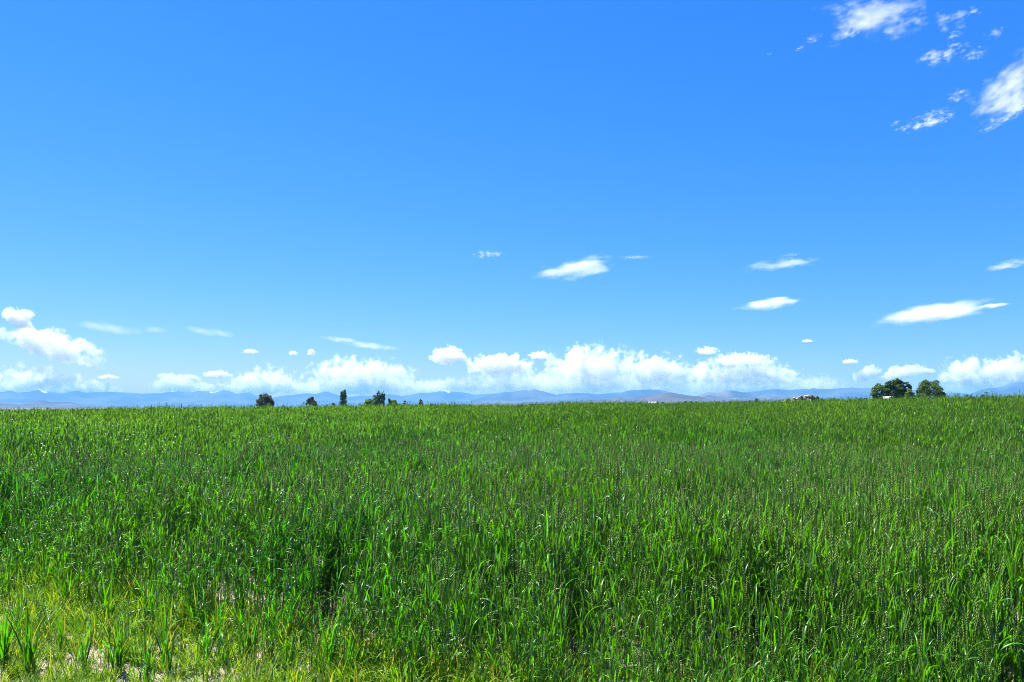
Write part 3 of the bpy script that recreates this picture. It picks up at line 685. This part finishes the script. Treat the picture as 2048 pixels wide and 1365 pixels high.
# ------------------------------------------------------------------ farm buildings and pole
M_WHITE = simple('white_metal_roof', (.62, .61, .59), .5, .3, .1, .5); M_WALL = simple('weathered_wall', (.42, .38, .33), .85, .2, .2, 1.5)
M_DARK = simple('dark_glass', (.03, .035, .04), .2, .5); M_DOOR = simple('barn_door', (.22, .10, .07), .8, .2, .2, 2.0)
def boxm(name, x0, x1, y0, y1, z0, z1, mat, parent):
    vs = [(x, y, z) for z in (z0, z1) for y in (y0, y1) for x in (x0, x1)]
    return add(name, mesh_np(name, vs, [(0, 2, 3, 1), (4, 5, 7, 6), (0, 1, 5, 4), (2, 6, 7, 3), (0, 4, 6, 2), (1, 3, 7, 5)], [mat]), parent)
def house(px, ridge_py, wpx, dist, depth, label, rot=0.0, name='farm_building'):
    d = ray(px, HORIZON); x, y = d.x * dist, d.y * dist; z0 = gz1(x, y); H = at_dist(px, ridge_py, dist).z - z0; w = wpx / 2 / F * dist; e = H * .66; dp = depth / 2
    o = thing(name, (x, y, z0), label, 'building', 'white roofed buildings across the plain'); o.rotation_euler = (0, 0, rot - math.atan2(d.x, d.y))
    vs = [(-w, -dp, -.5), (w, -dp, -.5), (w, dp, -.5), (-w, dp, -.5), (-w, -dp, e), (w, -dp, e), (w, dp, e), (-w, dp, e), (-w, 0, H - .12), (w, 0, H - .12)]
    add('wall', mesh_np('wall', vs, [(0, 1, 5, 4), (2, 3, 7, 6), (1, 2, 6, 9, 5), (3, 0, 4, 8, 7), (3, 2, 1, 0)], [M_WALL]), o)
    ov = .35; k = (H - e) / dp; rv = []
    for zz in (0, .14): rv += [(-w - ov, -dp - ov, e - k * ov + zz), (w + ov, -dp - ov, e - k * ov + zz), (w + ov, 0, H + zz), (-w - ov, 0, H + zz), (w + ov, dp + ov, e - k * ov + zz), (-w - ov, dp + ov, e - k * ov + zz)]
    rf = [(6, 7, 8, 9), (9, 8, 10, 11), (0, 3, 2, 1), (3, 5, 4, 2), (0, 1, 7, 6), (4, 5, 11, 10), (1, 2, 8, 7), (2, 4, 10, 8), (0, 6, 9, 3), (3, 9, 11, 5)]
    add('roof', mesh_np('roof', rv, rf, [M_WHITE]), o)
    boxm('door', -w * .18, w * .18, -dp - .06, -dp - .005, 0, min(2.4, e * .7), M_DOOR, o)
    for sx in (-.6, .6):
        wn = boxm('window', w * sx - .6, w * sx + .6, -dp - .05, -dp - .005, e * .4, e * .4 + 1.1, M_WHITE, o)
        boxm('pane', w * sx - .5, w * sx + .5, -dp - .07, -dp - .052, e * .4 + .1, e * .4 + 1.0, M_DARK, wn)
    return o
house(1777, 794.0, 15, 384, 8, 'farm building with bright white roof under the cottonwoods')
house(1234, 806.2, 7, 900, 6, 'tiny white roofed house beside a dark bush before the tan hill')
house(1305, 804.0, 15, 900, 7, 'long low white shed between two small trees before the tan hill')
def pole(px, top, dist, label):
    d = ray(px, HORIZON); x, y = d.x * dist, d.y * dist; z0 = gz1(x, y); H = at_dist(px, top, dist).z - z0
    o = thing('utility_pole', (x, y, z0), label, 'utility pole')
    b = [(.16 * math.cos(i * 1.0472), .16 * math.sin(i * 1.0472), -.4) for i in range(6)] + [(.11 * math.cos(i * 1.0472), .11 * math.sin(i * 1.0472), H) for i in range(6)]
    add('post', mesh_np('post', b, [(i, (i + 1) % 6, 6 + (i + 1) % 6, 6 + i) for i in range(6)] + [(6, 7, 8, 9, 10, 11)], [M_BARK]), o)
    boxm('crossarm', -1.1, 1.1, -.2, -.08, H - .55, H - .38, M_BARK, o)
    for sx in (-.95, -.4, .4, .95): boxm('insulator', sx - .06, sx + .06, -.2, -.08, H - .375, H - .18, M_WHITE, o)
pole(1974, 783.5, 420, 'thin wooden utility pole with crossarm on the rise past the farm')

# ------------------------------------------------------------------ soil clods and straw on the bare margin
M_CLOD = simple('dry_clod', (.36, .29, .21), .95, .1, .25, 9.0); M_STRAW = simple('dead_straw', (.52, .42, .22), .7, .2, .3, 30.0)
hid4 = bpy.data.collections.new('clod_sources')
for k in range(8):
    rng = np.random.RandomState(1200 + k)
    if k < 5:
        vs = []
        for i in range(5):
            for j in range(7):
                th = math.pi * i / 4; ph = j * 2 * math.pi / 7; q = rng.uniform(.65, 1.2)
                vs.append((q * math.sin(th) * math.cos(ph), q * math.sin(th) * math.sin(ph) * .8, q * .6 * math.cos(th) + .2))
        fs = [(i * 7 + j, (i + 1) * 7 + j, (i + 1) * 7 + (j + 1) % 7, i * 7 + (j + 1) % 7) for i in range(4) for j in range(7)]
        m = mesh_np('clod_source', vs, fs, [M_CLOD])
    else:
        L = rng.uniform(3, 7); vs = [(-L, -.09, .25), (L, -.09, .1), (L, .09, .1), (-L, .09, .25), (0, 0, .42)]
        m = mesh_np('straw_source', vs, [(0, 1, 4), (1, 2, 4), (2, 3, 4), (3, 0, 4)], [M_STRAW])
    hid4.objects.link(bpy.data.objects.new('clod_source_%02d' % k, m))
n = 16000; x, y = wedge(n, 2.6, 11.0); e = np.hypot(x, y) - edge(x, y)
k = (e < 1.0) & (rs.rand(n) < .25 + .75 * sstep(.4, .6, fbm(x * 2.2 + 9, y * 2.2, 3))); x, y = x[k], y[k]; n = len(x)
sc = .004 + .016 * rs.rand(n) ** 3
scatter('clods', np.stack([x, y, gz(x, y)], -1), np.stack([rs.normal(0, .1, n), rs.normal(0, .1, n), rs.uniform(0, 6.28, n)], -1), np.stack([sc, sc, sc], -1), rs.randint(0, 8, n), hid4)
